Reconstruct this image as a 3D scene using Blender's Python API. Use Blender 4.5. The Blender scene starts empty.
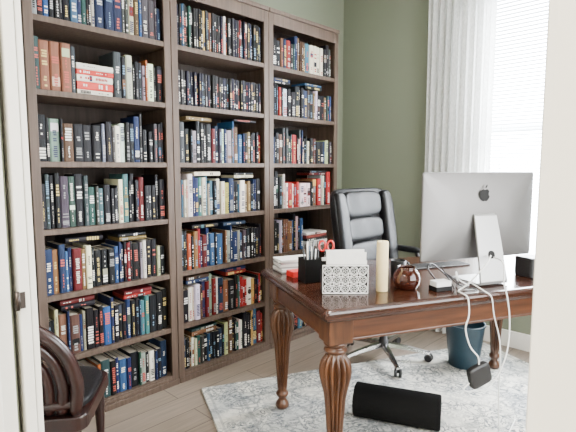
import bpy, bmesh, math, random
from mathutils import Vector, Matrix, Euler
random.seed(11)
K=0.935
PI=math.pi
# ------------------------------------------------------------------ materials
def new_mat(name, col=(.5,.5,.5), rough=.5, metal=0, **kw):
    m=bpy.data.materials.new(name); m.use_nodes=True
    b=m.node_tree.nodes['Principled BSDF']
    b.inputs['Base Color'].default_value=(*col,1); b.inputs['Roughness'].default_value=rough
    b.inputs['Metallic'].default_value=metal
    for k,v in kw.items(): b.inputs[k].default_value=v
    return m
def noise_mat(name,c1,c2,scale=(5,5,5),rough=.5,metal=0,nscale=3,detail=6,bump=0,dist=0.0,lo=.3,hi=.7,spec=None,**kw):
    m=new_mat(name,c1,rough,metal,**kw); nt=m.node_tree; n=nt.nodes; l=nt.links
    b=n['Principled BSDF']
    if spec is not None: b.inputs['Specular IOR Level'].default_value=spec
    tc=n.new('ShaderNodeTexCoord'); mp=n.new('ShaderNodeMapping'); mp.inputs['Scale'].default_value=scale
    l.new(tc.outputs['Object'],mp.inputs['Vector'])
    nz=n.new('ShaderNodeTexNoise'); nz.inputs['Scale'].default_value=nscale; nz.inputs['Detail'].default_value=detail
    nz.inputs['Distortion'].default_value=dist
    l.new(mp.outputs['Vector'],nz.inputs['Vector'])
    r=n.new('ShaderNodeValToRGB'); r.color_ramp.elements[0].color=(*c1,1); r.color_ramp.elements[1].color=(*c2,1)
    r.color_ramp.elements[0].position=lo; r.color_ramp.elements[1].position=hi
    l.new(nz.outputs['Fac'],r.inputs['Fac']); l.new(r.outputs['Color'],b.inputs['Base Color'])
    if bump:
        bp=n.new('ShaderNodeBump'); bp.inputs['Strength'].default_value=bump; bp.inputs['Distance'].default_value=.005
        l.new(nz.outputs['Fac'],bp.inputs['Height']); l.new(bp.outputs['Normal'],b.inputs['Normal'])
    return m
M={}
M['wall']=noise_mat('green_paint',(.182,.200,.142),(.192,.210,.150),nscale=40,rough=.85,bump=.05,spec=.2)
M['hall']=noise_mat('hall_paint',(.62,.58,.50),(.65,.61,.53),nscale=30,rough=.8)
M['ceil']=noise_mat('ceiling_paint',(.75,.74,.70),(.78,.77,.73),nscale=30,rough=.9)
M['trim']=noise_mat('trim_paint',(.80,.78,.71),(.82,.80,.73),nscale=10,rough=.35)
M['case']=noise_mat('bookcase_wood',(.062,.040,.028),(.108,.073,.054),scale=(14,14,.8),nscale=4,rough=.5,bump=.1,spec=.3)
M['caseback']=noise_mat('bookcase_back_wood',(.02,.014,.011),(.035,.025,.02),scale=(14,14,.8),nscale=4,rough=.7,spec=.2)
M['desk']=noise_mat('desk_wood',(.036,.011,.004),(.098,.034,.013),scale=(1.2,14,14),nscale=3,rough=.3,dist=.4)
M['desktop']=noise_mat('desktop_wood',(.020,.006,.003),(.044,.014,.007),scale=(1.2,14,14),nscale=3,rough=.17,dist=.4)
M['leg']=noise_mat('leg_wood',(.030,.010,.004),(.115,.046,.019),scale=(10,10,1.5),nscale=3,rough=.28,dist=.4)
M['mahog']=noise_mat('mahogany',(.009,.0025,.002),(.028,.007,.005),scale=(10,10,1.5),nscale=3,rough=.3)
M['leather']=noise_mat('black_leather',(.004,.004,.005),(.008,.008,.010),nscale=60,rough=.36,bump=.3,spec=.30)
M['plastic']=new_mat('black_plastic',(.010,.010,.011),.45)
M['fabric_black']=noise_mat('black_fabric',(.003,.003,.003),(.007,.007,.007),nscale=150,rough=.95,bump=.3,spec=.1)
M['chrome']=new_mat('chrome',(.6,.6,.6),.18,1)
M['alu']=noise_mat('aluminium',(.165,.160,.157),(.175,.170,.167),nscale=200,rough=.45,metal=.6)
M['alul']=new_mat('aluminium_light',(.42,.42,.42),.4,.6)
M['screen']=new_mat('screen_glass',(.01,.01,.012),.08)
M['black']=new_mat('black_gloss',(.004,.004,.004),.5,0,**{'Specular IOR Level':.2})
M['white']=noise_mat('white_paper',(.78,.77,.74),(.84,.83,.80),nscale=8,rough=.7)
M['cable']=new_mat('white_cable',(.80,.80,.78),.45)
M['silver']=new_mat('silver_filigree',(.82,.82,.80),.4,0)
M['yellow']=noise_mat('yellow_wax',(.76,.60,.30),(.82,.67,.37),nscale=6,rough=.55)
M['red']=new_mat('red_plastic',(.5,.012,.010),.35)
M['blue']=noise_mat('blue_plastic',(.008,.030,.048),(.011,.036,.056),nscale=6,rough=.45)
M['amber']=new_mat('amber_glass',(.05,.010,.005),.06,0,**{'Transmission Weight':.4})
M['bronze']=new_mat('dark_bronze',(.05,.04,.035),.4,.8)
M['frame']=new_mat('window_frame_paint',(.8,.8,.78),.4)
M['addedlampglass']=new_mat('added_lamp_glass',(.9,.9,.85),.5)  # used only by the added ceiling fixture

def translucent(name,col,fac,rough=.8):
    m=bpy.data.materials.new(name); m.use_nodes=True; nt=m.node_tree; n=nt.nodes; l=nt.links
    n.remove(n['Principled BSDF']); out=n['Material Output']
    d=n.new('ShaderNodeBsdfDiffuse'); t=n.new('ShaderNodeBsdfTranslucent'); mx=n.new('ShaderNodeMixShader')
    tc=n.new('ShaderNodeTexCoord'); mp=n.new('ShaderNodeMapping'); mp.inputs['Scale'].default_value=(1,1,.35)
    w=n.new('ShaderNodeTexNoise'); w.inputs['Scale'].default_value=110
    r=n.new('ShaderNodeValToRGB'); r.color_ramp.elements[0].color=(*[c*.82 for c in col],1); r.color_ramp.elements[1].color=(*col,1)
    r.color_ramp.elements[0].position=.35; r.color_ramp.elements[1].position=.65
    l.new(tc.outputs['Object'],mp.inputs[0]); l.new(mp.outputs[0],w.inputs['Vector']); l.new(w.outputs['Fac'],r.inputs['Fac'])
    l.new(r.outputs['Color'],d.inputs['Color']); l.new(r.outputs['Color'],t.inputs['Color'])
    mx.inputs[0].default_value=fac; l.new(d.outputs[0],mx.inputs[1]); l.new(t.outputs[0],mx.inputs[2])
    l.new(mx.outputs[0],out.inputs['Surface']); return m
M['curtain']=translucent('curtain_linen',(.88,.88,.86),.42)
M['blind']=translucent('blind_slat',(.88,.92,.95),.65)

def floor_mat():
    m=new_mat('wood_floor',(.2,.17,.14),.36); nt=m.node_tree; n=nt.nodes; l=nt.links; b=n['Principled BSDF']
    tc=n.new('ShaderNodeTexCoord'); mp=n.new('ShaderNodeMapping'); mp.inputs['Rotation'].default_value=(0,0,PI/2)
    l.new(tc.outputs['Object'],mp.inputs['Vector'])
    br=n.new('ShaderNodeTexBrick'); br.offset=.37
    br.inputs['Color1'].default_value=(.215,.168,.130,1); br.inputs['Color2'].default_value=(.255,.203,.160,1)
    br.inputs['Mortar'].default_value=(.08,.06,.045,1); br.inputs['Mortar Size'].default_value=.003
    br.inputs['Scale'].default_value=1; br.inputs['Brick Width'].default_value=1.5; br.inputs['Row Height'].default_value=.17
    l.new(mp.outputs[0],br.inputs['Vector'])
    m2=n.new('ShaderNodeMapping'); m2.inputs['Scale'].default_value=(25,1.6,1); l.new(tc.outputs['Object'],m2.inputs['Vector'])
    nz=n.new('ShaderNodeTexNoise'); nz.inputs['Scale'].default_value=2.5; nz.inputs['Detail'].default_value=8; l.new(m2.outputs[0],nz.inputs['Vector'])
    mr=n.new('ShaderNodeMapRange'); mr.inputs['From Min'].default_value=.3; mr.inputs['From Max'].default_value=.7
    mr.inputs['To Min'].default_value=.80; mr.inputs['To Max'].default_value=1.12; l.new(nz.outputs['Fac'],mr.inputs['Value'])
    mx=n.new('ShaderNodeVectorMath'); mx.operation='SCALE'; l.new(br.outputs['Color'],mx.inputs[0]); l.new(mr.outputs[0],mx.inputs['Scale'])
    l.new(mx.outputs[0],b.inputs['Base Color']); return m
M['floor']=floor_mat()

def rug_mat(w,d):
    m=new_mat('rug_pile',(.6,.6,.55),.95); nt=m.node_tree; n=nt.nodes; l=nt.links; b=n['Principled BSDF']
    tc=n.new('ShaderNodeTexCoord')
    def noise(sc,det=6,dist=0):
        z=n.new('ShaderNodeTexNoise'); z.inputs['Scale'].default_value=sc; z.inputs['Detail'].default_value=det; z.inputs['Distortion'].default_value=dist
        l.new(tc.outputs['Object'],z.inputs['Vector']); return z
    def ramp(src,p0,p1,a=0,c=1):
        r=n.new('ShaderNodeMapRange'); r.inputs['From Min'].default_value=p0; r.inputs['From Max'].default_value=p1
        r.inputs['To Min'].default_value=a; r.inputs['To Max'].default_value=c; l.new(src,r.inputs['Value']); return r.outputs[0]
    def mth(op,a,bb):
        q=n.new('ShaderNodeMath'); q.operation=op
        for i,v in enumerate((a,bb)):
            if isinstance(v,(int,float)): q.inputs[i].default_value=v
            else: l.new(v,q.inputs[i])
        return q.outputs[0]
    a=noise(15,3,2.0); rid=mth('ABSOLUTE',mth('SUBTRACT',a.outputs['Fac'],.5),0)
    line=ramp(rid,.02,.07,1,0)
    vo=n.new('ShaderNodeTexVoronoi'); vo.feature='DISTANCE_TO_EDGE'; vo.inputs['Scale'].default_value=12
    l.new(tc.outputs['Object'],vo.inputs['Vector']); vl=ramp(vo.outputs['Distance'],.03,.10,.7,0)
    pat=mth('MAXIMUM',line,vl)
    wear=noise(5,8,.5); pat=mth('MULTIPLY',pat,ramp(wear.outputs['Fac'],.34,.50))
    fine=noise(60,4); pat=mth('MULTIPLY',pat,ramp(fine.outputs['Fac'],.3,.6,.5,1))
    big=noise(2.6,6,.8); blot=ramp(big.outputs['Fac'],.46,.60,0,.65)
    c1=n.new('ShaderNodeMixRGB'); c1.inputs[1].default_value=(.68,.66,.59,1); c1.inputs[2].default_value=(.30,.32,.335,1); l.new(blot,c1.inputs[0])
    c2=n.new('ShaderNodeMixRGB'); l.new(c1.outputs[0],c2.inputs[1]); c2.inputs[2].default_value=(.075,.09,.105,1); l.new(pat,c2.inputs[0])
    sx=n.new('ShaderNodeSeparateXYZ'); l.new(tc.outputs['Object'],sx.inputs[0])
    ex=mth('SUBTRACT',w/2,mth('ABSOLUTE',sx.outputs[0],0)); ey=mth('SUBTRACT',d/2,mth('ABSOLUTE',sx.outputs[1],0))
    e=mth('MINIMUM',ex,ey)
    band=mth('MULTIPLY',mth('GREATER_THAN',e,.20),mth('LESS_THAN',e,.225)); band2=mth('MULTIPLY',mth('GREATER_THAN',e,.03),mth('LESS_THAN',e,.045))
    bb=mth('MULTIPLY',mth('MAXIMUM',band,band2),.45)
    c3=n.new('ShaderNodeMixRGB'); l.new(c2.outputs[0],c3.inputs[1]); c3.inputs[2].default_value=(.16,.17,.17,1); l.new(bb,c3.inputs[0])
    l.new(c3.outputs[0],b.inputs['Base Color'])
    bp=n.new('ShaderNodeBump'); bp.inputs['Strength'].default_value=.4; bp.inputs['Distance'].default_value=.003
    l.new(fine.outputs['Fac'],bp.inputs['Height']); l.new(bp.outputs[0],b.inputs['Normal'])
    return m

# ------------------------------------------------------------------ geometry helpers
def obj_from_bm(name,bm,mat,parent=None,loc=(0,0,0),rot=(0,0,0),smooth=False):
    me=bpy.data.meshes.new(name); bm.normal_update(); bm.to_mesh(me); bm.free()
    if smooth:
        for p in me.polygons: p.use_smooth=True
    ob=bpy.data.objects.new(name,me); bpy.context.scene.collection.objects.link(ob)
    if mat: me.materials.append(mat)
    ob.location=loc; ob.rotation_euler=rot
    if parent: ob.parent=parent
    return ob
def empty(name,loc=(0,0,0),rz=0):
    e=bpy.data.objects.new(name,None); bpy.context.scene.collection.objects.link(e)
    e.location=loc; e.rotation_euler=(0,0,rz); e.empty_display_size=.1; return e
def bm_box(bm,x0,x1,y0,y1,z0,z1):
    v=[bm.verts.new(p) for p in ((x0,y0,z0),(x1,y0,z0),(x1,y1,z0),(x0,y1,z0),(x0,y0,z1),(x1,y0,z1),(x1,y1,z1),(x0,y1,z1))]
    fs=[bm.faces.new([v[i] for i in f]) for f in ((0,3,2,1),(4,5,6,7),(0,1,5,4),(1,2,6,5),(2,3,7,6),(3,0,4,7))]
    return v,fs
def boxes(name,lst,mat,parent=None,bevel=0,loc=(0,0,0),rot=(0,0,0)):
    bm=bmesh.new()
    for b in lst: bm_box(bm,*b)
    ob=obj_from_bm(name,bm,mat,parent,loc,rot)
    if bevel:
        md=ob.modifiers.new('bevel','BEVEL'); md.width=bevel; md.segments=2; md.limit_method='ANGLE'
    return ob
def box(name,x0,x1,y0,y1,z0,z1,mat,parent=None,bevel=0,loc=(0,0,0),rot=(0,0,0)):
    return boxes(name,[(x0,x1,y0,y1,z0,z1)],mat,parent,bevel,loc,rot)
def lathe(name,prof,mat,parent=None,loc=(0,0,0),rot=(0,0,0),seg=32,flute=None,nfl=12):
    bm=bmesh.new(); rings=[]
    for i,(r,z) in enumerate(prof):
        ring=[]
        for k in range(seg):
            a=2*PI*k/seg; rr=r
            if flute: rr=r*(1-flute(z)*(1-abs(math.cos(a*nfl/2)))**.8)
            ring.append(bm.verts.new((rr*math.cos(a),rr*math.sin(a),z)))
        rings.append(ring)
    for i in range(len(rings)-1):
        for k in range(seg):
            bm.faces.new((rings[i][k],rings[i][(k+1)%seg],rings[i+1][(k+1)%seg],rings[i+1][k]))
    bm.faces.new(rings[0][::-1]); bm.faces.new(rings[-1])
    return obj_from_bm(name,bm,mat,parent,loc,rot,True)
def rrect(w,d,off,rad,n=5):
    pts=[]; hw=w/2-off; hd=d/2-off; r=max(min(rad,hw,hd),.0005)
    for cx,cy,a0 in ((hw-r,hd-r,0),(-hw+r,hd-r,PI/2),(-hw+r,-hd+r,PI),(hw-r,-hd+r,1.5*PI)):
        for k in range(n+1):
            a=a0+PI/2*k/n; pts.append((cx+r*math.cos(a),cy+r*math.sin(a)))
    return pts
def rectprof(name,w,d,prof,mat,parent=None,loc=(0,0,0),rot=(0,0,0),rad=.01,smooth=False,n=5):
    bm=bmesh.new(); rings=[]
    for p in prof:
        off,z=p[0],p[1]; rr=p[2] if len(p)>2 else rad
        rings.append([bm.verts.new((x,y,z)) for x,y in rrect(w,d,off,rr,n)])
    N=len(rings[0])
    for i in range(len(rings)-1):
        for k in range(N): bm.faces.new((rings[i][k],rings[i][(k+1)%N],rings[i+1][(k+1)%N],rings[i+1][k]))
    bm.faces.new(rings[0][::-1]); bm.faces.new(rings[-1])
    ob=obj_from_bm(name,bm,mat,parent,loc,rot,smooth)
    if smooth:
        md=ob.modifiers.new('n','WEIGHTED_NORMAL')
    return ob
def pad(name,w,d,h,mat,parent=None,loc=(0,0,0),rot=(0,0,0),e=4.0,seg=20,bend=None):
    """superellipsoid cushion"""
    bm=bmesh.new(); bmesh.ops.create_cube(bm,size=2)
    bmesh.ops.subdivide_edges(bm,edges=bm.edges[:],cuts=seg-1,use_grid_fill=True)
    for v in bm.verts:
        x,y,z=v.co; s=(abs(x)**e+abs(y)**e+abs(z)**e)**(1/e)
        x,y,z=x/s,y/s,z/s
        v.co=(x*w/2,y*d/2,z*h/2)
        if bend: v.co=Vector(bend(*v.co))
    return obj_from_bm(name,bm,mat,parent,loc,rot,True)
def tube(name,pts,r,mat,parent=None,loc=(0,0,0),rot=(0,0,0),smooth=True,cyc=False,seg=8,sub=6):
    P=[Vector(p) for p in pts]
    if smooth and len(P)>2:
        Q=[]; n=len(P); rng=range(n if cyc else n-1)
        for i in rng:
            p0=P[(i-1)%n] if (cyc or i>0) else P[0]; p1=P[i]; p2=P[(i+1)%n]; p3=P[(i+2)%n] if (cyc or i+2<n) else P[-1]
            for k in range(sub):
                t=k/sub
                Q.append(.5*((2*p1)+(-p0+p2)*t+(2*p0-5*p1+4*p2-p3)*t*t+(-p0+3*p1-3*p2+p3)*t**3))
        if not cyc: Q.append(P[-1])
    else: Q=P
    bm=bmesh.new(); add_tube(bm,Q,r,seg,cyc)
    return obj_from_bm(name,bm,mat,parent,loc,rot,True)
def add_tube(bm,Q,r,seg=8,cyc=False):
    n=len(Q); rings=[]; up=Vector((0,0,1)); prev=None
    for i in range(n):
        a=Q[(i-1)%n] if (cyc or i>0) else Q[i]; b=Q[(i+1)%n] if (cyc or i<n-1) else Q[i]
        t=(b-a).normalized()
        if prev is None:
            u=t.cross(up); 
            if u.length<.05: u=t.cross(Vector((1,0,0)))
        else: u=prev-t*prev.dot(t)
        u.normalize(); prev=u; w=t.cross(u)
        rr=r(i/(n-1)) if callable(r) else r
        rings.append([bm.verts.new(Q[i]+(u*math.cos(2*PI*k/seg)+w*math.sin(2*PI*k/seg))*rr) for k in range(seg)])
    for i in range(n if cyc else n-1):
        A=rings[i]; B=rings[(i+1)%n]
        for k in range(seg): bm.faces.new((A[k],A[(k+1)%seg],B[(k+1)%seg],B[k]))
    if not cyc:
        bm.faces.new(rings[0][::-1]); bm.faces.new(rings[-1])

# ------------------------------------------------------------------ ROOM
XL,XR,YB,YF=-2.90,.95,3.78,.30
ZC=3.10
DX0,DX1,DZ=-1.10,-.052,2.25
box('floor',XL-.1,XR+.1,-1.7,YB+.12,-.05,0,M['floor'])
box('ceiling',XL-.1,XR+.1,-1.7,YB+.12,ZC,ZC+.08,M['ceil'])
box('wall_left',XL-.1,XL,YF,YB+.12,0,ZC,M['wall'])
WX0,WX1,WZ0,WZ1=-1.56,-.30,.62,2.75
boxes('wall_back',[(XL,WX0,YB,YB+.12,0,ZC),(WX1,XR,YB,YB+.12,0,ZC),(WX0,WX1,YB,YB+.12,0,WZ0),(WX0,WX1,YB,YB+.12,WZ1,ZC)],M['wall'])
RY0,RY1,RZ0,RZ1=.9,3.0,.7,2.4  # opening for the added side window
boxes('wall_right',[(XR,XR+.1,YF,RY0,0,ZC),(XR,XR+.1,RY1,YB+.12,0,ZC),(XR,XR+.1,RY0,RY1,0,RZ0),(XR,XR+.1,RY0,RY1,RZ1,ZC)],M['wall'])
boxes('wall_front',[(XL-.1,DX0-.02,.20,YF,0,ZC),(DX1+.02,XR+.1,.20,YF,0,ZC),(DX0-.02,DX1+.02,.20,YF,DZ+.02,ZC)],M['wall'])
box('wall_hall',XL-.1,XR+.1,-1.7,-1.6,0,ZC,M['hall'])
box('wall_hall_left',XL-.1,XL,-1.6,.2,0,ZC,M['hall'])
box('wall_hall_right',XR,XR+.1,-1.6,.2,0,ZC,M['hall'])
# door frame trim
boxes('trim_1',[(DX0-.02,DX0,.20,YF-.008,0,DZ+.02),(DX1,DX1+.02,.20,YF,0,DZ+.02),(DX0,DX1,.20,YF,DZ,DZ+.02)],M['trim'],bevel=.002)
boxes('trim_2',[(DX0-.10,DX0-.004,.18,.20,0,DZ+.10),(DX1,DX1+.10,.178,.20,0,DZ+.10),(DX0-.004,DX1,.18,.20,DZ+.004,DZ+.10)],M['trim'],bevel=.004)
boxes('trim_3',[(DX0,DX0+.012,.235,.262,0,DZ)],M['trim'],bevel=.003)
boxes('trim_4',[(DX1,DX1+.09,YF,YF+.018,0,DZ+.09)],M['trim'],bevel=.003)
boxes('baseboard_back',[(XL,XR,YB-.018,YB,0,.13)],M['trim'],bevel=.004)
boxes('baseboard_left',[(XL,XL+.018,3.30,YB-.018,0,.13)],M['trim'],bevel=.004)
boxes('baseboard_right',[(XR-.018,XR,YF,YB-.018,0,.13)],M['trim'],bevel=.004)
# open door folded back against the front wall
d=empty('door_1',(DX0,.308,0))
boxes('door_leaf',[(-.92,0,0,.022,.01,DZ-.01),(-.92,-.004,.024,.037,.01,DZ-.01)],M['trim'],d,bevel=.002)
boxes('door_panel_moulding',[(-.82,-.10,.037,.045,.2,.26),(-.82,-.10,.037,.045,.95,1.0),(-.82,-.10,.037,.045,1.1,1.15),(-.82,-.10,.037,.045,2.02,2.08),(-.82,-.77,.037,.045,.26,.95),(-.15,-.10,.037,.045,.26,.95),(-.82,-.77,.037,.045,1.15,2.02),(-.15,-.10,.037,.045,1.15,2.02)],M['trim'],d,bevel=.002)
for i,z in enumerate((.25,1.115,2.0)):
    lathe('hinge_%d'%(i+1),[(.0045,z-.02),(.0045,z-.008),(.0055,z-.007),(.0055,z+.007),(.0045,z+.008),(.0045,z+.02)],M['bronze'],d,loc=(.003,-.004,0),seg=12)
    box('hinge_plate_%d'%(i+1),0,.0012,.002,.012,z-.018,z+.018,M['bronze'],d)
lathe('knob',[(.012,0),(.012,.03),(.028,.045),(.030,.06),(.02,.075)],M['bronze'],d,loc=(-.86,.037,1.0),rot=(-PI/2,0,0))

def window(name,axis,a0,a1,z0,z1,c,dirn):
    e=empty(name); f=.05; L=[]
    def bb(p0,p1,q0,q1,t0=.03,t1=.08):
        if axis=='x': L.append((p0,p1,c+dirn*t0 if dirn>0 else c+dirn*t1,c+dirn*t1 if dirn>0 else c+dirn*t0,q0,q1))
        else: L.append((c+dirn*t0 if dirn>0 else c+dirn*t1,c+dirn*t1 if dirn>0 else c+dirn*t0,p0,p1,q0,q1))
    bb(a0,a0+f,z0,z1); bb(a1-f,a1,z0,z1); bb(a0+f,a1-f,z0,z0+f); bb(a0+f,a1-f,z1-f,z1); bb(a0+f,a1-f,(z0+z1)/2-.02,(z0+z1)/2+.02)
    boxes('sash',L,M['frame'],e,bevel=.003)
    L.clear(); w=.07
    bb(a0-w,a0,z0-w,z1+w,-.015,0); bb(a1,a1+w,z0-w,z1+w,-.015,0); bb(a0,a1,z1,z1+w,-.015,0); bb(a0,a1,z0-w,z0,-.03,0)
    boxes('casing',L,M['trim'],e,bevel=.003)
    return e
window('window_1','x',WX0,WX1,WZ0,WZ1,YB,1)
window('added_window','y',RY0,RY1,RZ0,RZ1,XR,1)  # unseen window, added to bring more light into the room
bl=empty('window_blind')
bm=bmesh.new(); z=WZ0+.03
while z<WZ1-.07:
    c,s=math.cos(math.radians(44)),math.sin(math.radians(44)); hw=.017
    pts=[]
    for k in (-1,0,1):
        pts.append((k*hw*c, k*hw*s+(.003 if k==0 else 0)))
    r0=[bm.verts.new((WX0+.012,YB+.003+p[0],z+p[1])) for p in pts]; r1=[bm.verts.new((WX1-.012,YB+.003+p[0],z+p[1])) for p in pts]
    for k in range(2): bm.faces.new((r0[k],r1[k],r1[k+1],r0[k+1]))
    z+=.028
obj_from_bm('slats',bm,M['blind'],bl,smooth=True)
box('headrail',WX0+.008,WX1-.008,YB-.024,YB+.024,WZ1-.06,WZ1-.005,M['frame'],bl,bevel=.003)
for i,x in enumerate((WX0+.2,(WX0+WX1)/2,WX1-.2)):
    tube('ladder_cord_%d'%(i+1),[(x,YB-.018,WZ0+.02),(x,YB-.018,WZ1-.05)],.0015,M['frame'],bl,smooth=False,seg=5)
def curtain(name,x0,x1,y,z0,z1,amp,nw,seed,parent):
    random.seed(seed); bm=bmesh.new(); N=nw*12; rows=14; grid=[]
    ph=[random.uniform(-.6,.6) for _ in range(nw+2)]
    for j in range(rows+1):
        t=j/rows; z=z1+(z0-z1)*t; row=[]
        for i in range(N+1):
            u=i/N; p=u*nw; k=int(min(p,nw-1)); f=p-k
            pk=ph[k]*(1-f)+ph[k+1]*f
            a=amp*(.6+.4*t)*(1+.45*math.sin(pk*5))
            yy=y+a*math.sin(2*PI*p+.8*pk)+.006*math.sin(9*u+3*t)
            xx=x0+(x1-x0)*u+.006*math.sin(2*PI*p*2+t)
            row.append(bm.verts.new((xx,yy,z)))
        grid.append(row)
    for j in range(rows):
        for i in range(N): bm.faces.new((grid[j][i],grid[j][i+1],grid[j+1][i+1],grid[j+1][i]))
    return obj_from_bm(name,bm,M['curtain'],parent,smooth=True)
cu=empty('curtain')
curtain('drape',-1.95,-1.40,YB-.10,.012,2.90,.026,9,3,cu)
cu2=empty('curtain')
curtain('drape',-.42,.02,YB-.10,.012,2.90,.022,7,5,cu2)
rod=empty('curtain_rod')
tube('rod',[(-2.0,YB-.10,2.92),(.10,YB-.10,2.92)],.012,M['bronze'],rod,smooth=False,seg=12)
for i,x in enumerate((-1.97,.07)):
    box('bracket_%d'%(i+1),x-.008,x+.008,YB-.10,YB,2.91,2.93,M['bronze'],rod)
    lathe('finial_%d'%(i+1),[(.012,0),(.02,.01),(.028,.03),(.02,.05),(.004,.06)],M['bronze'],rod,loc=(x-.03 if i==0 else x+.03,YB-.10,2.92),rot=(0,-PI/2 if i==0 else PI/2,0))

# ------------------------------------------------------------------ BOOKCASES
BX=-2.55; BH=2.55; BW=.82
SH=[.065,.38,.73,1.08,1.43,1.79,2.15]
units=[.80,1.62,2.44]
for ui,y0 in enumerate(units):
    e=empty('bookcase',(XL+.005,y0+.002,0)); D=BX-XL-.005; W=BW-.004; t=.02; st=.045
    boxes('sides',[(0,D-.02,0,t,0,BH-.03),(0,D-.02,W-t,W,0,BH-.03)],M['case'],e,bevel=.002)
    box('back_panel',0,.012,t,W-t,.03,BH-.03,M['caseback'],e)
    boxes('face_frame',[(D-.02,D,0,st,0,BH-.03),(D-.02,D,W-st,W,0,BH-.03),(D-.02,D,st,W-st,BH-.11,BH-.03),(D-.02,D,st,W-st,0,.065-.012)],M['case'],e,bevel=.003)
    boxes('top_cap',[(0,D+.012,0,W,BH-.03,BH)],M['case'],e,bevel=.004)
    box('toe_moulding',D,D+.012,0,W,0,.035,M['case'],e,bevel=.004)
    boxes('shelves',[(.012,D-.004,t,W-t,z-.03,z) for z in SH[1:]]+[(.012,D-.004,t,W-t,SH[0]-.02,SH[0])],M['case'],e,bevel=.002)

# ------------------------------------------------------------------ BOOKS (one mesh, vertex colours)
random.seed(37)
PAL=[((.005,.005,.007),46),((.74,.71,.65),9),((.48,.41,.29),6),((.010,.020,.06),12),((.022,.07,.17),7),((.24,.013,.013),4),((.10,.008,.01),3),
     ((.020,.055,.045),5),((.04,.13,.16),5),((.17,.09,.04),6),((.22,.22,.22),6),((.45,.30,.09),2),((.07,.035,.022),5),((.04,.04,.045),7),((.30,.08,.02),1)]
def pick(pal=PAL):
    s=sum(w for _,w in pal); r=random.uniform(0,s)
    for c,w in pal:
        r-=w
        if r<=0: return tuple(max(0,x*random.uniform(.75,1.2)) for x in c)
    return pal[0][0]
bm=bmesh.new(); cl=bm.loops.layers.float_color.new('Col')
def paint(f,c):
    for lp in f.loops: lp[cl]=(*c,1)
PAGE=(.42,.37,.29)
def lum(c): return .3*c[0]+.6*c[1]+.1*c[2]
def book(xf,y,z,th,h,dep,col,flat=False,label=True):
    def T(px,py,pz):
        if flat: return (xf+px, y+pz, z+py)
        return (xf+px,y+py,z+pz)
    def quad(ps,c):
        f=bm.faces.new([bm.verts.new(T(*p)) for p in ps]); paint(f,c)
    r=min(.004,th*.18)
    prof=[(-r*1.6,0),(-r*.4,th*.15),(0,th*.5),(-r*.4,th*.85),(-r*1.6,th)]
    for i in range(4):
        (a,b),(c,d_)=prof[i],prof[i+1]; quad([(a,b,0),(c,d_,0),(c,d_,h),(a,b,h)],col)
    quad([(-dep,0,0),(-r*1.6,0,0),(-r*1.6,0,h),(-dep,0,h)],col)
    quad([(-r*1.6,th,0),(-dep,th,0),(-dep,th,h),(-r*1.6,th,h)],col)
    quad([(-dep,th,0),(-dep,0,0),(-dep,0,h),(-dep,th,h)],PAGE)
    hh=h-.003
    quad([(-dep,0,hh),(-r*1.6,0,hh),(-r*1.6,th,hh),(-dep,th,hh)],PAGE)
    quad([(-dep,th,.0),(-r*1.6,th,.0),(-r*1.6,0,.0),(-dep,0,.0)],col)
    f=bm.faces.new([bm.verts.new(T(a,b,h)) for a,b in prof]); paint(f,col)
    if not label: return
    dark=lum(col)<.2
    ink=random.choice([(.8,.78,.73),(.7,.67,.6),(.75,.74,.7),(.55,.42,.15),(.45,.45,.45),(.4,.08,.06),(.25,.25,.25),(.15,.25,.35)]) if dark else random.choice([(.02,.02,.02),(.03,.03,.08),(.35,.02,.02),(.05,.05,.05)])
    o=.0012
    if random.random()<.3:
        b0=random.uniform(.05,.75)*h; b1=b0+random.uniform(.05,.25)*h; b1=min(b1,h*.98); bc=pick()
        quad([(o*.6,th*.12,b0),(o*.6,th*.88,b0),(o*.6,th*.88,b1),(o*.6,th*.12,b1)],bc)
    style=random.random()
    if style<.12: segs=[(random.uniform(.1,.2),random.uniform(.5,.9))]
    else: segs=[(random.uniform(.06,.12),random.uniform(.28,.48)),(random.uniform(.50,.60),random.uniform(.70,.94))]
    big=random.choice((0,1))
    for si,(s0,s1) in enumerate(segs):
        wf=random.uniform(.4,.78) if si==big else random.uniform(.15,.4)
        zz=s0*h; step=random.uniform(.007,.016)
        while zz<s1*h-step:
            if random.random()<.86:
                q0=.5-wf/2+random.uniform(0,.08); q1=.5+wf/2-random.uniform(0,.08)
                quad([(o,th*q0,zz),(o,th*q1,zz),(o,th*q1,zz+step*.66),(o,th*q0,zz+step*.66)],ink)
            zz+=step
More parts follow.
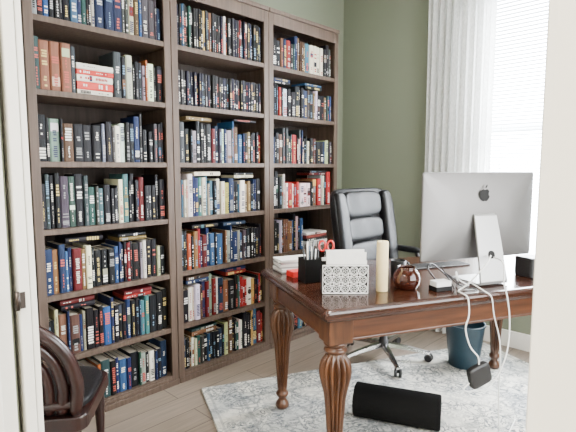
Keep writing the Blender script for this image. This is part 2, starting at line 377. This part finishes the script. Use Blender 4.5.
for ui,y0 in enumerate(units):
    for si,zs in enumerate(SH):
        top=(SH[si+1]-.03) if si<6 else BH-.12
        clear=top-zs
        ya=y0+.047; ye=y0+BW-.05
        y=ya; mode='mix'
        if ui==1 and si in (5,): mode='series'
        if ui==1 and si==6: mode='thin'
        if ui==0 and si in (3,4): mode='dark'
        end=ye
        if ui==2 and si==2: end=ye-.36
        if ui==2 and si==1: end=ye-.2
        runh=random.uniform(.21,.26); stack=False; row=[]; run=0; rh=None
        while y<end-.014:
            if mode=='mix' and not stack and ui==0 and si==5 and y>y0+.24:
                stack=True; z2=zs; L=.20
                for c in ((.70,.66,.56),(.5,.05,.04),(.72,.70,.62),(.5,.04,.03),(.7,.68,.6)):
                    thk=random.uniform(.026,.042); book(BX-.028,y+.002,z2,thk,L+random.uniform(-.01,.005),.15,c,flat=True); z2+=thk+.0005
                y+=L+.012; continue
            th=random.choice([.012,.015,.018,.022,.025,.028,.030,.034,.040,.048])*random.uniform(.9,1.1)
            if mode in('series','thin'):
                th=random.uniform(.015,.021); h=(.215 if mode=='series' else .255)+random.uniform(-.004,.004); col=random.choice([(.02,.02,.022),(.01,.01,.01),(.008,.008,.02)])
                if mode=='thin' and random.random()<.3: col=pick()
            else:
                if random.random()<.22: runh=random.uniform(.19,.275)
                h=runh+random.uniform(-.018,.018)
                if random.random()<.07: h=min(.295,h+.04)
                if run>0 and rh: run-=1; h,th=rh
                else:
                    col=pick()
                    if random.random()<.05: run=random.randint(1,3); rh=(h,th)
                if mode=='dark' and random.random()<.35: col=(.006,.006,.009)
                if ui==1 and si==1 and random.random()<.35: col=random.choice([(.28,.012,.012),(.15,.010,.010),(.70,.67,.6)])
                if ui==2 and si==3 and random.random()<.25: col=(.30,.014,.014)
                if ui==1 and si==3 and random.random()<.25: col=random.choice([(.60,.56,.45),(.35,.28,.2)])
            h=min(h,clear-.015)
            if y+th>end:
                if end-y<.014: break
                th=end-y
            book(BX-.022-random.uniform(0,.018),y,zs+.0005,th,h,random.uniform(.14,.19),col)
            row.append((y,y+th,h))
            y+=th+.0008
            if random.random()<.010 and mode!='series': y+=random.uniform(.01,.03)
        # books laid flat on top of the rows
        if si<6 and not stack and mode!='series' and random.random()<.6:
            for rep in range(2):
                ys=random.uniform(ya+.02+rep*.34,ya+.12+rep*.34); Lf=random.uniform(.17,.23)
                under=[h for a,b,h in row if b>ys and a<ys+Lf]
                if ys+Lf<end and under:
                    z2=zs+max(under)+.002
                    for k in range(2):
                        thk=random.uniform(.016,.03)
                        if z2+thk<top-.012: book(BX-.035,ys+random.uniform(0,.01),z2,thk,Lf,.15,pick(),flat=True); z2+=thk+.0005
        if ui==2 and si==2:
            z2=zs
            for k in range(5):
                thk=random.uniform(.012,.03); book(BX-.03-random.uniform(0,.02),end+.06,z2,thk,.26,.19,random.choice([(.03,.03,.03),(.5,.48,.44),(.2,.04,.03),(.72,.7,.65)]),flat=True); z2+=thk
bmat=new_mat('book_covers',(.5,.5,.5),.5,0,**{'Specular IOR Level':.2}); at_=bmat.node_tree.nodes.new('ShaderNodeVertexColor'); at_.layer_name='Col'
bmat.node_tree.links.new(at_.outputs['Color'],bmat.node_tree.nodes['Principled BSDF'].inputs['Base Color'])
obj_from_bm('books',bm,bmat)

# ------------------------------------------------------------------ RUG
random.seed(5)
ANG=math.atan2(.901,.433); NC=Vector((-1.169,1.424,0))
Lv=Vector((math.cos(ANG),math.sin(ANG),0)); Sv=Vector((-math.sin(ANG),math.cos(ANG),0))
def dl(s,t,z=0): p=NC+Lv*s+Sv*t; return (p.x,p.y,z)
rs0,rs1,rt0,rt1=-.305,1.95,-.55,1.187
RW,RD=rs1-rs0,rt1-rt0
rectprof('area_rug',RW,RD,[(.0,0),(.0,.006),(.003,.012)],rug_mat(RW,RD),loc=dl((rs0+rs1)/2,(rt0+rt1)/2,.0005),rot=(0,0,ANG),rad=.01)
RT=.0128
# ------------------------------------------------------------------ DESK
ZD=.823; DLn,DDp=1.76,.882
dk=empty('writing_desk',dl(0,0,0),ANG)
rectprof('desktop',DLn,DDp,[(.034,.762),(.02,.766),(.012,.774),(.010,.780),(.002,.786),(0,.795),(0,.806),(.004,.814),(.012,.820),(.02,ZD)],M['desktop'],dk,loc=(DLn/2,DDp/2,0),rad=.02)
ins=.045; bw=.11
L=[(ins+.02,DLn-ins-.02,ins+.008,ins+.03,.675,.763),(ins+.02,DLn-ins-.02,DDp-ins-.03,DDp-ins-.008,.675,.763),(ins+.008,ins+.03,ins+.02,DDp-ins-.02,.675,.763),(DLn-ins-.03,DLn-ins-.008,ins+.02,DDp-ins-.02,.675,.763)]
boxes('apron',L,M['desk'],dk,bevel=.002)
o1,o2=ins+.004,ins+.034
boxes('apron_bead',[(o1,DLn-o1,o1,o2,.665,.678),(o1,DLn-o1,DDp-o2,DDp-o1,.665,.678),(o1,o2,o1,DDp-o1,.665,.678),(DLn-o2,DLn-o1,o1,DDp-o1,.665,.678)],M['desk'],dk,bevel=.004)
span=(DLn-2*(ins+bw)); 
for i in range(3):
    a=ins+bw+.02+i*span/3; b_=a+span/3-.04
    box('drawer_%d'%(i+1),a,b_,DDp-ins-.008,DDp-ins,.685,.755,M['desk'],dk,bevel=.004)
    lathe('drawer_knob_%d'%(i+1),[(.006,0),(.006,.012),(.014,.018),(.012,.028)],M['bronze'],dk,loc=((a+b_)/2,DDp-ins,.72),rot=(-PI/2,0,0),seg=16)
prof=[(.030,RT),(.038,RT+.012),(.040,.03),(.034,.05),(.024,.065),(.022,.075),(.034,.09),(.037,.10),(.034,.11),(.026,.12)]
for i in range(14):
    t=i/13; prof.append((.028+.017*t**1.1,.13+t*.24))
prof+=[(.048,.40),(.053,.43),(.061,.46),(.068,.49),(.072,.52),(.070,.545),(.063,.57),(.050,.59),(.038,.603),(.036,.608),(.048,.613),(.052,.620),(.048,.628),(.040,.632),(.040,.638),(.050,.643),(.053,.650),(.052,.66)]
def fl(z):
    if z<.13 or z>.600: return 0
    return .36*min(1,(z-.13)/.03,(.602-z)/.03)
for i,(a,b_) in enumerate(((ins+.052,ins+.052),(DLn-ins-.052,ins+.052),(ins+.052,DDp-ins-.052),(DLn-ins-.052,DDp-ins-.052))):
    lathe('leg_%d'%(i+1),prof,M['leg'],dk,loc=(a,b_,0),seg=112,flute=fl,nfl=14)
    rectprof('leg_block_%d'%(i+1),.112,.112,[(.006,.655),(0,.661),(0,.763)],M['leg'],dk,loc=(a,b_,0),rad=.004)

# ------------------------------------------------------------------ DESKTOP COMPUTER
cp=empty('desktop_computer',dl(.95,.215,ZD+.0012),ANG)
W_,H_=.695,.435; zc=.552-H_/2
bk=[(0,0,.012),(0,.006,.012),(.006,.010,.02),(.04,.018,.05),(.09,.028,.08),(.14,.035,.07),(.19,.038,.03)]
rectprof('housing',W_,H_,bk,M['alu'],cp,loc=(0,0,zc),rot=(PI/2,0,0),rad=.012,smooth=True)
box('screen',-W_/2+.004,W_/2-.004,0,.004,zc-H_/2+.075,zc+H_/2-.004,M['screen'],cp)
box('chin',-W_/2+.004,W_/2-.004,0,.003,zc-H_/2+.004,zc-H_/2+.072,M['alul'],cp)
path=[( -.036,.345),(-.046,.335),(-.068,.25),(-.092,.15),(-.112,.06),(-.121,.022),(-.117,.012),(-.10,.0075),(-.03,.0065),(.075,.0065)]
bm=bmesh.new(); N=len(path); rows=[]
for i,(yy,zz) in enumerate(path):
    a=Vector(path[max(0,i-1)]); b_=Vector(path[min(N-1,i+1)]); tt=(b_-a).normalized(); nn=Vector((tt.y,-tt.x))
    hwid=.066+.020*(min(i,6)/6); th=.0060
    rows.append([bm.verts.new((sx*hwid,yy+sg*nn.x*th,zz+sg*nn.y*th)) for sx,sg in ((-1,1),(1,1),(1,-1),(-1,-1))])
for i in range(N-1):
    for k in range(4): bm.faces.new((rows[i][k],rows[i][(k+1)%4],rows[i+1][(k+1)%4],rows[i+1][k]))
bm.faces.new(rows[0][::-1]); bm.faces.new(rows[-1]); bmesh.ops.recalc_face_normals(bm,faces=bm.faces[:])
ob=obj_from_bm('stand',bm,M['alul'],cp); md=ob.modifiers.new('b','BEVEL'); md.width=.0025; md.segments=2; md.limit_method='ANGLE'
lathe('cable_port',[(.020,0),(.020,.003),(.015,.0035),(.001,.0036)],M['black'],cp,loc=(0,-.0980,.15),rot=(math.radians(76),0,0),seg=24)
bm=bmesh.new(); pts=[]
for k in range(48):
    a=2*PI*k/48; x=math.cos(a); y=math.sin(a)
    rx=.98*x*(1-.12*max(0,-y)); ry=.98*y
    if y>0: ry=y*(.95-.22*math.exp(-(x/.22)**2))
    else: ry=y*(1.02-.14*math.exp(-(x/.2)**2))
    dx,dy=rx-1.15,ry-.18
    dd=math.hypot(dx,dy)
    if dd<.46: rx=1.15+dx/dd*.46; ry=.18+dy/dd*.46
    pts.append((rx,ry))
s=.033
c=bm.verts.new((0,0,0)); vs=[bm.verts.new((x*s,-.0,y*s)) for x,y in pts]
for k in range(48): bm.faces.new((c,vs[k],vs[(k+1)%48]))
lf=[(.02,1.0),(.05,1.25),(.22,1.48),(.42,1.55),(.40,1.30),(.24,1.08)]
bm.faces.new([bm.verts.new((x*s,0,y*s)) for x,y in lf])
obj_from_bm('logo_mark',bm,M['black'],cp,loc=(0,-.0392,.44))

# ------------------------------------------------------------------ DESK ITEMS
def at(s,t): return dl(s,t,ZD+.0005)
lh=empty('letter_holder',at(.215,.255),ANG-.35)
boxes('tray',[(-.105,.105,-.04,.04,0,.008),(-.105,.105,-.045,-.040,0,.135),(-.105,.105,.036,.041,0,.15),(-.105,.105,-.004,.0,0,.145),(-.106,-.102,-.045,.041,0,.10),(.102,.106,-.045,.041,0,.10)],M['black'],lh,bevel=.001)
bm=bmesh.new()
def circ(cx,cz,r,a0=0,a1=2*PI,n=18): return [Vector((cx+r*math.cos(a0+(a1-a0)*k/n),-.048,cz+r*math.sin(a0+(a1-a0)*k/n))) for k in range(n+1)]
for ix in range(5):
    for iz in range(3):
        cx=-.08+ix*.04; cz=.026+iz*.041
        add_tube(bm,circ(cx,cz,.0185),.0018,5)
        for q in range(4):
            a=q*PI/2+PI/4; add_tube(bm,circ(cx+.0085*math.cos(a),cz+.0085*math.sin(a),.0055,a+PI,a+PI+1.5*PI,10),.0014,5)
for ix in range(4):
    for iz in range(2):
        cx=-.06+ix*.04; cz=.0465+iz*.041; add_tube(bm,circ(cx,cz,.007),.0018,5)
fr=[Vector((-.103,-.048,.004)),Vector((.103,-.048,.004)),Vector((.103,-.048,.132)),Vector((-.103,-.048,.132))]
add_tube(bm,fr,.0035,6,True)
obj_from_bm('filigree',bm,M['silver'],lh,smooth=True)
for i in range(7):
    x=-.10+.02*random.random(); w=.15+.04*random.random(); y=-.034+i*.0105+(0.004 if i>2 else 0); h=.15+.055*random.random()
    if i==3: continue
    box('envelope_%d'%(i+1),x,x+w,y,y+.003,.009,h,M['white'],lh,rot=(0,(random.random()-.5)*.06,0))
yc=empty('pillar_candle',at(.385,.20),ANG)
lathe('wax',[(.025,0),(.027,.003),(.027,.232),(.025,.236),(.020,.234),(.002,.231)],M['yellow'],yc,seg=36)
tube('wick',[(0,0,.231),(.001,0,.240),(.003,0,.245)],.001,M['plastic'],yc,seg=5)
jr=empty('glass_candle_jar',at(.52,.20),ANG)
lathe('jar',[(.040,0),(.052,.008),(.062,.03),(.064,.05),(.058,.075),(.044,.092),(.040,.100),(.044,.106),(.041,.106),(.037,.100),(.040,.09),(.054,.073),(.058,.05),(.056,.03),(.045,.012),(.005,.01)],M['amber'],jr)
lathe('candle',[(.046,.012),(.054,.03),(.054,.048),(.004,.05)],M['mahog'],jr)
ph=empty('pen_holder',at(.15,.50),ANG)
boxes('cup',[(-.05,.05,-.05,-.046,0,.12),(-.05,.05,.046,.05,0,.12),(-.05,-.046,-.046,.046,0,.12),(.046,.05,-.046,.046,0,.12),(-.05,.05,-.05,.05,0,.004),(-.002,.002,-.046,.046,0,.115)],M['black'],ph,bevel=.0008)
for i in range(12):
    x=-.035+.07*random.random(); y=-.035+.07*random.random()
    tube('pen_%d'%(i+1),[(x*.8,y*.8,.006),(x*1.2,y*1.2,.15+.06*random.random())],.004,random.choice([M['plastic'],M['black'],M['black'],M['blue'],M['bronze'],M['cable']]),ph,smooth=False,seg=8)
sc=empty('scissors',at(.20,.42),ANG-.3)
boxes('blades',[(-.009,-.001,-.0015,.0015,.0,.17),(.001,.009,-.0015,.0015,.0,.17)],M['chrome'],sc)
for i,sx in enumerate((-1,1)):
    tube('handle_%d'%(i+1),[(sx*.020+.016*math.cos(a),0,.190+.025*math.sin(a)) for a in [2*PI*k/10 for k in range(10)]],.005,M['red'],sc,cyc=True)
rn=empty('red_notebook',at(.13,.63),ANG+.2)
box('cover',-.05,.05,-.035,.035,0,.03,M['red'],rn,bevel=.002)
pp=empty('paper_stack',at(.16,.77),ANG)
for i in range(9):
    box('sheet_%d'%(i+1),-.10,.10,-.06,.06,i*.008,i*.008+.0075,M['white'] if i%3 else M['alul'],pp,rot=(0,0,(random.random()-.5)*.3))
dc=empty('card_box',at(.655,.12),ANG)
box('tray',-.045,.045,-.03,.03,0,.022,M['black'],dc,bevel=.002)
box('cards',-.041,.041,-.026,.026,.022,.045,M['white'],dc)
ml=empty('coffee_mug',at(.62,.42),ANG)
lathe('cup',[(.034,0),(.038,.004),(.040,.09),(.037,.09),(.035,.008),(.002,.007)],M['black'],ml)
tube('handle',[(.038,0,.075),(.06,0,.07),(.066,0,.045),(.058,0,.022),(.038,0,.018)],.005,M['black'],ml)
sp=empty('speaker',at(1.30,.20),ANG)
rectprof('cabinet',.11,.12,[(.004,0),(0,.004),(0,.10),(.004,.104)],M['plastic'],sp,rad=.015)
lathe('cone',[(.04,0),(.04,.003),(.03,.001),(.012,.004),(.002,.006)],M['fabric_black'],sp,loc=(0,.06,.052),rot=(-PI/2,0,0),seg=24)
kb=empty('keyboard',at(.98,.58),ANG)
box('base',-.21,.21,-.055,.055,0,.008,M['plastic'],kb,bevel=.003)
boxes('keys',[(-.2+i*.027,-.2+i*.027+.023,-.048+j*.02,-.048+j*.02+.016,.008,.011) for i in range(15) for j in range(5)],M['black'],kb)

# ------------------------------------------------------------------ CABLES
cb=empty('power_cable',dl(0,0,0),ANG)
z0=ZD+.0045
def T(name,pts,r,m): tube(name,pts,r,m,cb,sub=8)
T('cord_1',[(.93,.10,ZD+.15),(.84,.03,ZD+.13),(.76,.05,ZD+.04),(.72,.07,z0),(.70,.03,z0),(.705,-.008,ZD-.01),(.70,-.025,.74),(.68,-.03,.68),(.70,-.04,.60),(.735,-.055,.55),(.74,-.055,.51)],.0035,M['cable'])
T('cord_2',[(.95,.10,ZD+.14),(.93,.02,ZD+.13),(.92,.0,ZD+.04),(.925,-.02,ZD-.03),(.94,-.025,.68),(.92,-.04,.56),(.87,-.05,.46),(.80,-.055,.40),(.70,-.055,.395),(.66,-.055,.41),(.69,-.055,.435)],.0035,M['cable'])
T('cord_3',[(.80,.10,z0+.03),(.80,.05,z0+.02),(.82,.01,z0),(.84,-.01,ZD-.02),(.85,-.02,.72),(.88,-.03,.60),(.89,-.03,.48),(.90,-.02,.30),(.94,0,.12),(1.02,.05,.03),(1.25,.2,.02)],.003,M['cable'])
pad('power_brick',.115,.035,.10,M['plastic'],cb,loc=(.745,-.055,.465),rot=(0,-.3,0),e=6,seg=12)
tube('cord_4',[(.78,.16,z0),(.74,.10,z0+.03),(.70,.14,z0+.07),(.74,.2,z0+.05),(.80,.18,z0+.02),(.86,.12,z0)],.003,M['plastic'],cb)
tube('cord_5',[(.76,.12,z0+.01),(.73,.10,z0+.06),(.745,.12,z0+.075),(.78,.14,z0+.03),(.83,.13,z0)],.0035,M['cable'],cb)
tube('cord_6',[(.72,.10,z0),(.70,.12,z0+.05),(.68,.15,z0+.10),(.72,.16,z0+.06),(.76,.10,z0+.01),(.82,.06,z0)],.0035,M['plastic'],cb)
tube('cord_7',[(.70,.16,z0),(.66,.17,z0+.04),(.64,.20,z0+.085),(.68,.22,z0+.10),(.74,.2,z0+.05),(.80,.22,z0)],.004,M['plastic'],cb)

# ------------------------------------------------------------------ OFFICE CHAIR
FX=Vector((.68,-.73))
wx=FX.x*.7193-FX.y*.6947; wy=FX.x*.6947+FX.y*.7193
cang=math.atan2(wy,wx)+PI/2
oc=empty('office_chair',dl(1.03,1.20,0),cang)
for i in range(5):
    a=2*PI*i/5+.3
    bm=bmesh.new(); rows=[]
    for k in range(7):
        t=k/6; r=.03+.30*t; w=.028-.010*t; zt=.135-.05*t**1.5; hb=.035-.012*t
        rows.append([bm.verts.new((r,sx*w,zt-(hb if sg<0 else 0))) for sx,sg in ((-1,-1),(1,-1),(.6,1),(-.6,1))])
    for k in range(6):
        for q in range(4): bm.faces.new((rows[k][q],rows[k][(q+1)%4],rows[k+1][(q+1)%4],rows[k+1][q]))
    bm.faces.new(rows[0][::-1]); bm.faces.new(rows[-1]); bmesh.ops.recalc_face_normals(bm,faces=bm.faces[:])
    ob=obj_from_bm('base_leg_%d'%(i+1),bm,M['chrome'],oc,rot=(0,0,a)); md=ob.modifiers.new('b','BEVEL'); md.width=.005; md.segments=3
    px,py=.32*math.cos(a),.32*math.sin(a)
    for sx in (-1,1):
        lathe('caster_%d_%d'%(i+1,(sx+1)//2+1),[(.012,-.010),(.026,-.010),(.029,-.004),(.029,.004),(.026,.010),(.012,.010)],M['plastic'],oc,loc=(px+sx*.016*math.cos(a+1.2),py+sx*.016*math.sin(a+1.2),.042),rot=(PI/2,0,a+1.2+PI/2),seg=20)
    tube('caster_stem_%d'%(i+1),[(px,py,.042),(px,py,.09)],.009,M['plastic'],oc,smooth=False,seg=10)
lathe('gas_column',[(.035,.10),(.035,.15),(.028,.155),(.028,.30),(.018,.305),(.018,.46)],M['plastic'],oc,seg=24)
box('tilt_mechanism',-.09,.09,-.12,.12,.44,.485,M['plastic'],oc,bevel=.01)
pad('seat',.60,.50,.15,M['leather'],oc,loc=(0,.0,.555),e=3.5)
pad('seat_front_roll',.52,.14,.10,M['leather'],oc,loc=(0,-.17,.59),e=3)
bk=empty('backrest',(0,.27,.895)); bk.parent=oc; bk.rotation_euler=(-.15*1,0,0)
def bend(x,y,z): return (x*(1.0+.12*z), y-.9*x*x, z)
pad('back_shell',.68,.085,.70,M['leather'],bk,e=5,bend=bend)
for i,(zc_,hh) in enumerate(((.225,.20),(.04,.18),(-.14,.18))):
    pad('back_cushion_%d'%(i+1),.42,.10,hh,M['leather'],bk,loc=(0,-.045,zc_),e=4.0,bend=lambda x,y,z:(x,y-.9*x*x,z))
for sx in (-1,1):
    pad('back_bolster_%d'%((sx+3)//2),.125,.10,.62,M['leather'],bk,loc=(sx*.270,-.10,.01),e=3.6)
for sx in (-1,1):
    pad('arm_pad_%d'%((sx+3)//2),.07,.28,.045,M['leather'],oc,loc=(sx*.345,.06,.775),e=3.5)
    tube('arm_frame_%d'%((sx+3)//2),[(sx*.345,-.04,.76),(sx*.355,-.06,.66),(sx*.32,-.02,.56),(sx*.22,0,.50),(sx*.32,.10,.56),(sx*.355,.16,.66),(sx*.345,.16,.76)],.016,M['plastic'],oc,seg=10)

# ------------------------------------------------------------------ TRASH BIN
tb=empty('waste_bin',dl(1.50,.90,.0135),ANG)
lathe('bin',[(.095,0),(.10,.004),(.132,.29),(.138,.295),(.138,.305),(.130,.305),(.126,.29),(.095,.012),(.003,.010)],M['blue'],tb,seg=40)

# ------------------------------------------------------------------ FOAM ROLLER
def cam2w(X,D): return (X*.7193-D*.6947, X*.6947+D*.7193)
fx,fy=cam2w(.595,2.45)
r_=.092; Ln=.46
fr_=empty('foam_roller',(fx,fy,.0135+r_),math.radians(44-20))
lathe('foam',[(.03,-Ln/2+.006),(.034,-Ln/2),(r_-.008,-Ln/2),(r_-.002,-Ln/2+.003),(r_,-Ln/2+.01),(r_,Ln/2-.01),(r_-.002,Ln/2-.003),(r_-.008,Ln/2),(.034,Ln/2),(.03,Ln/2-.006)],M['fabric_black'],fr_,rot=(0,PI/2,0),seg=48)

# ------------------------------------------------------------------ WOODEN CHAIR lower-left
wc=empty('wooden_chair',(-2.07,.655,0),math.radians(53))
zs=.43
pad('seat_cushion',.42,.42,.06,M['leather'],wc,loc=(0,.03,zs+.015),e=3.5)
rectprof('seat_frame',.43,.45,[(.004,zs-.06),(0,zs-.055),(0,zs-.005),(.004,zs)],M['mahog'],wc,loc=(0,.02,0),rad=.05)
for i,(a,b_) in enumerate(((-.17,.20),(.17,.20))):
    lathe('front_leg_%d'%(i+1),[(.014,0),(.018,.03),(.016,.1),(.024,.3),(.020,.34),(.026,.36),(.026,.38)],M['mahog'],wc,loc=(a,b_,0),seg=20)
for i,sx in enumerate((-1,1)):
    tube('rear_leg_%d'%(i+1),[(sx*.17,-.24,0),(sx*.172,-.19,.2),(sx*.172,-.17,.42),(sx*.175,-.19,.56)],.019,M['mahog'],wc,seg=10)
def by(z): return -.18-.25*max(0,z-.43)**1.3
def hoop(nm,w,zt,r):
    n=16; pts=[(w*.92,by(.45),.45)]
    zb=.54
    for k in range(n+1):
        a=PI*k/n; z=zb+(zt-zb)*math.sin(a)**.9 if 0<k<n else zb
        pts.append((w*math.cos(a) if 0<k<n else (w if k==0 else -w),by(z),z))
    pts.append((-w*.92,by(.45),.45))
    tube(nm,pts,r,M['mahog'],wc,seg=12,sub=4)
hoop('back_hoop',.188,.815,.025)
hoop('inner_hoop_1',.136,.755,.022)
hoop('inner_hoop_2',.085,.69,.020)
hoop('inner_hoop_3',.036,.63,.018)
tube('back_lower_rail',[(-.175,by(.48),.48),(0,by(.48)-.02,.48),(.175,by(.48),.48)],.018,M['mahog'],wc,seg=8)

# ------------------------------------------------------------------ LIGHTS
def area(name,loc,rot,sx,sy,e,col=(1,1,1)):
    l=bpy.data.lights.new(name,'AREA'); l.shape='RECTANGLE'; l.size=sx; l.size_y=sy; l.energy=e; l.color=col
    o=bpy.data.objects.new(name,l); bpy.context.scene.collection.objects.link(o); o.location=loc; o.rotation_euler=rot; return o
area('window_daylight',(-.93,YB+.35,1.75),(-PI/2,0,0),1.3,2.2,850,(.94,.97,1))
area('side_fill',(XR+.2,1.95,1.6),(0,PI/2,0),1.7,2.1,150,(1,.99,.97))  # fill through the added side window, softly lighting the bookcases
cl_=empty('added_ceiling_light',(-1.0,2.0,ZC))  # unseen fixture, added to carry the room's fill light
lathe('added_shade',[(.18,-.06),(.19,-.03),(.17,-.001)],M['addedlampglass'],cl_)
area('ceiling_fill',(-1.0,2.0,ZC-.08),(0,0,0),.35,.35,26,(1,.93,.84))  # added overhead fill for the room
area('hall_fill',(-.5,-.9,ZC-.05),(0,0,0),.8,.8,190,(1,.94,.84))  # unseen hallway fill, added to brighten the door casing
w=bpy.data.worlds.new('sky'); bpy.context.scene.world=w; w.use_nodes=True
w.node_tree.nodes['Background'].inputs[0].default_value=(.90,.95,1,1); w.node_tree.nodes['Background'].inputs[1].default_value=4.5

# ------------------------------------------------------------------ CAMERA
cd=bpy.data.cameras.new('camera'); cam=bpy.data.objects.new('camera',cd); bpy.context.scene.collection.objects.link(cam)
cd.sensor_width=36; cd.lens=470/576*36; cd.clip_start=.02
cam.location=(0,0,1.4); cam.rotation_euler=(math.radians(90-5.9),0,math.radians(44))
bpy.context.scene.camera=cam
# real-world scale
for o in bpy.context.scene.objects:
    if o.parent is None:
        o.location=o.location*K
        if o.type in ('MESH','EMPTY'): o.scale=(K,K,K)
        if o.type=='LIGHT': o.data.size*=K; o.data.size_y*=K
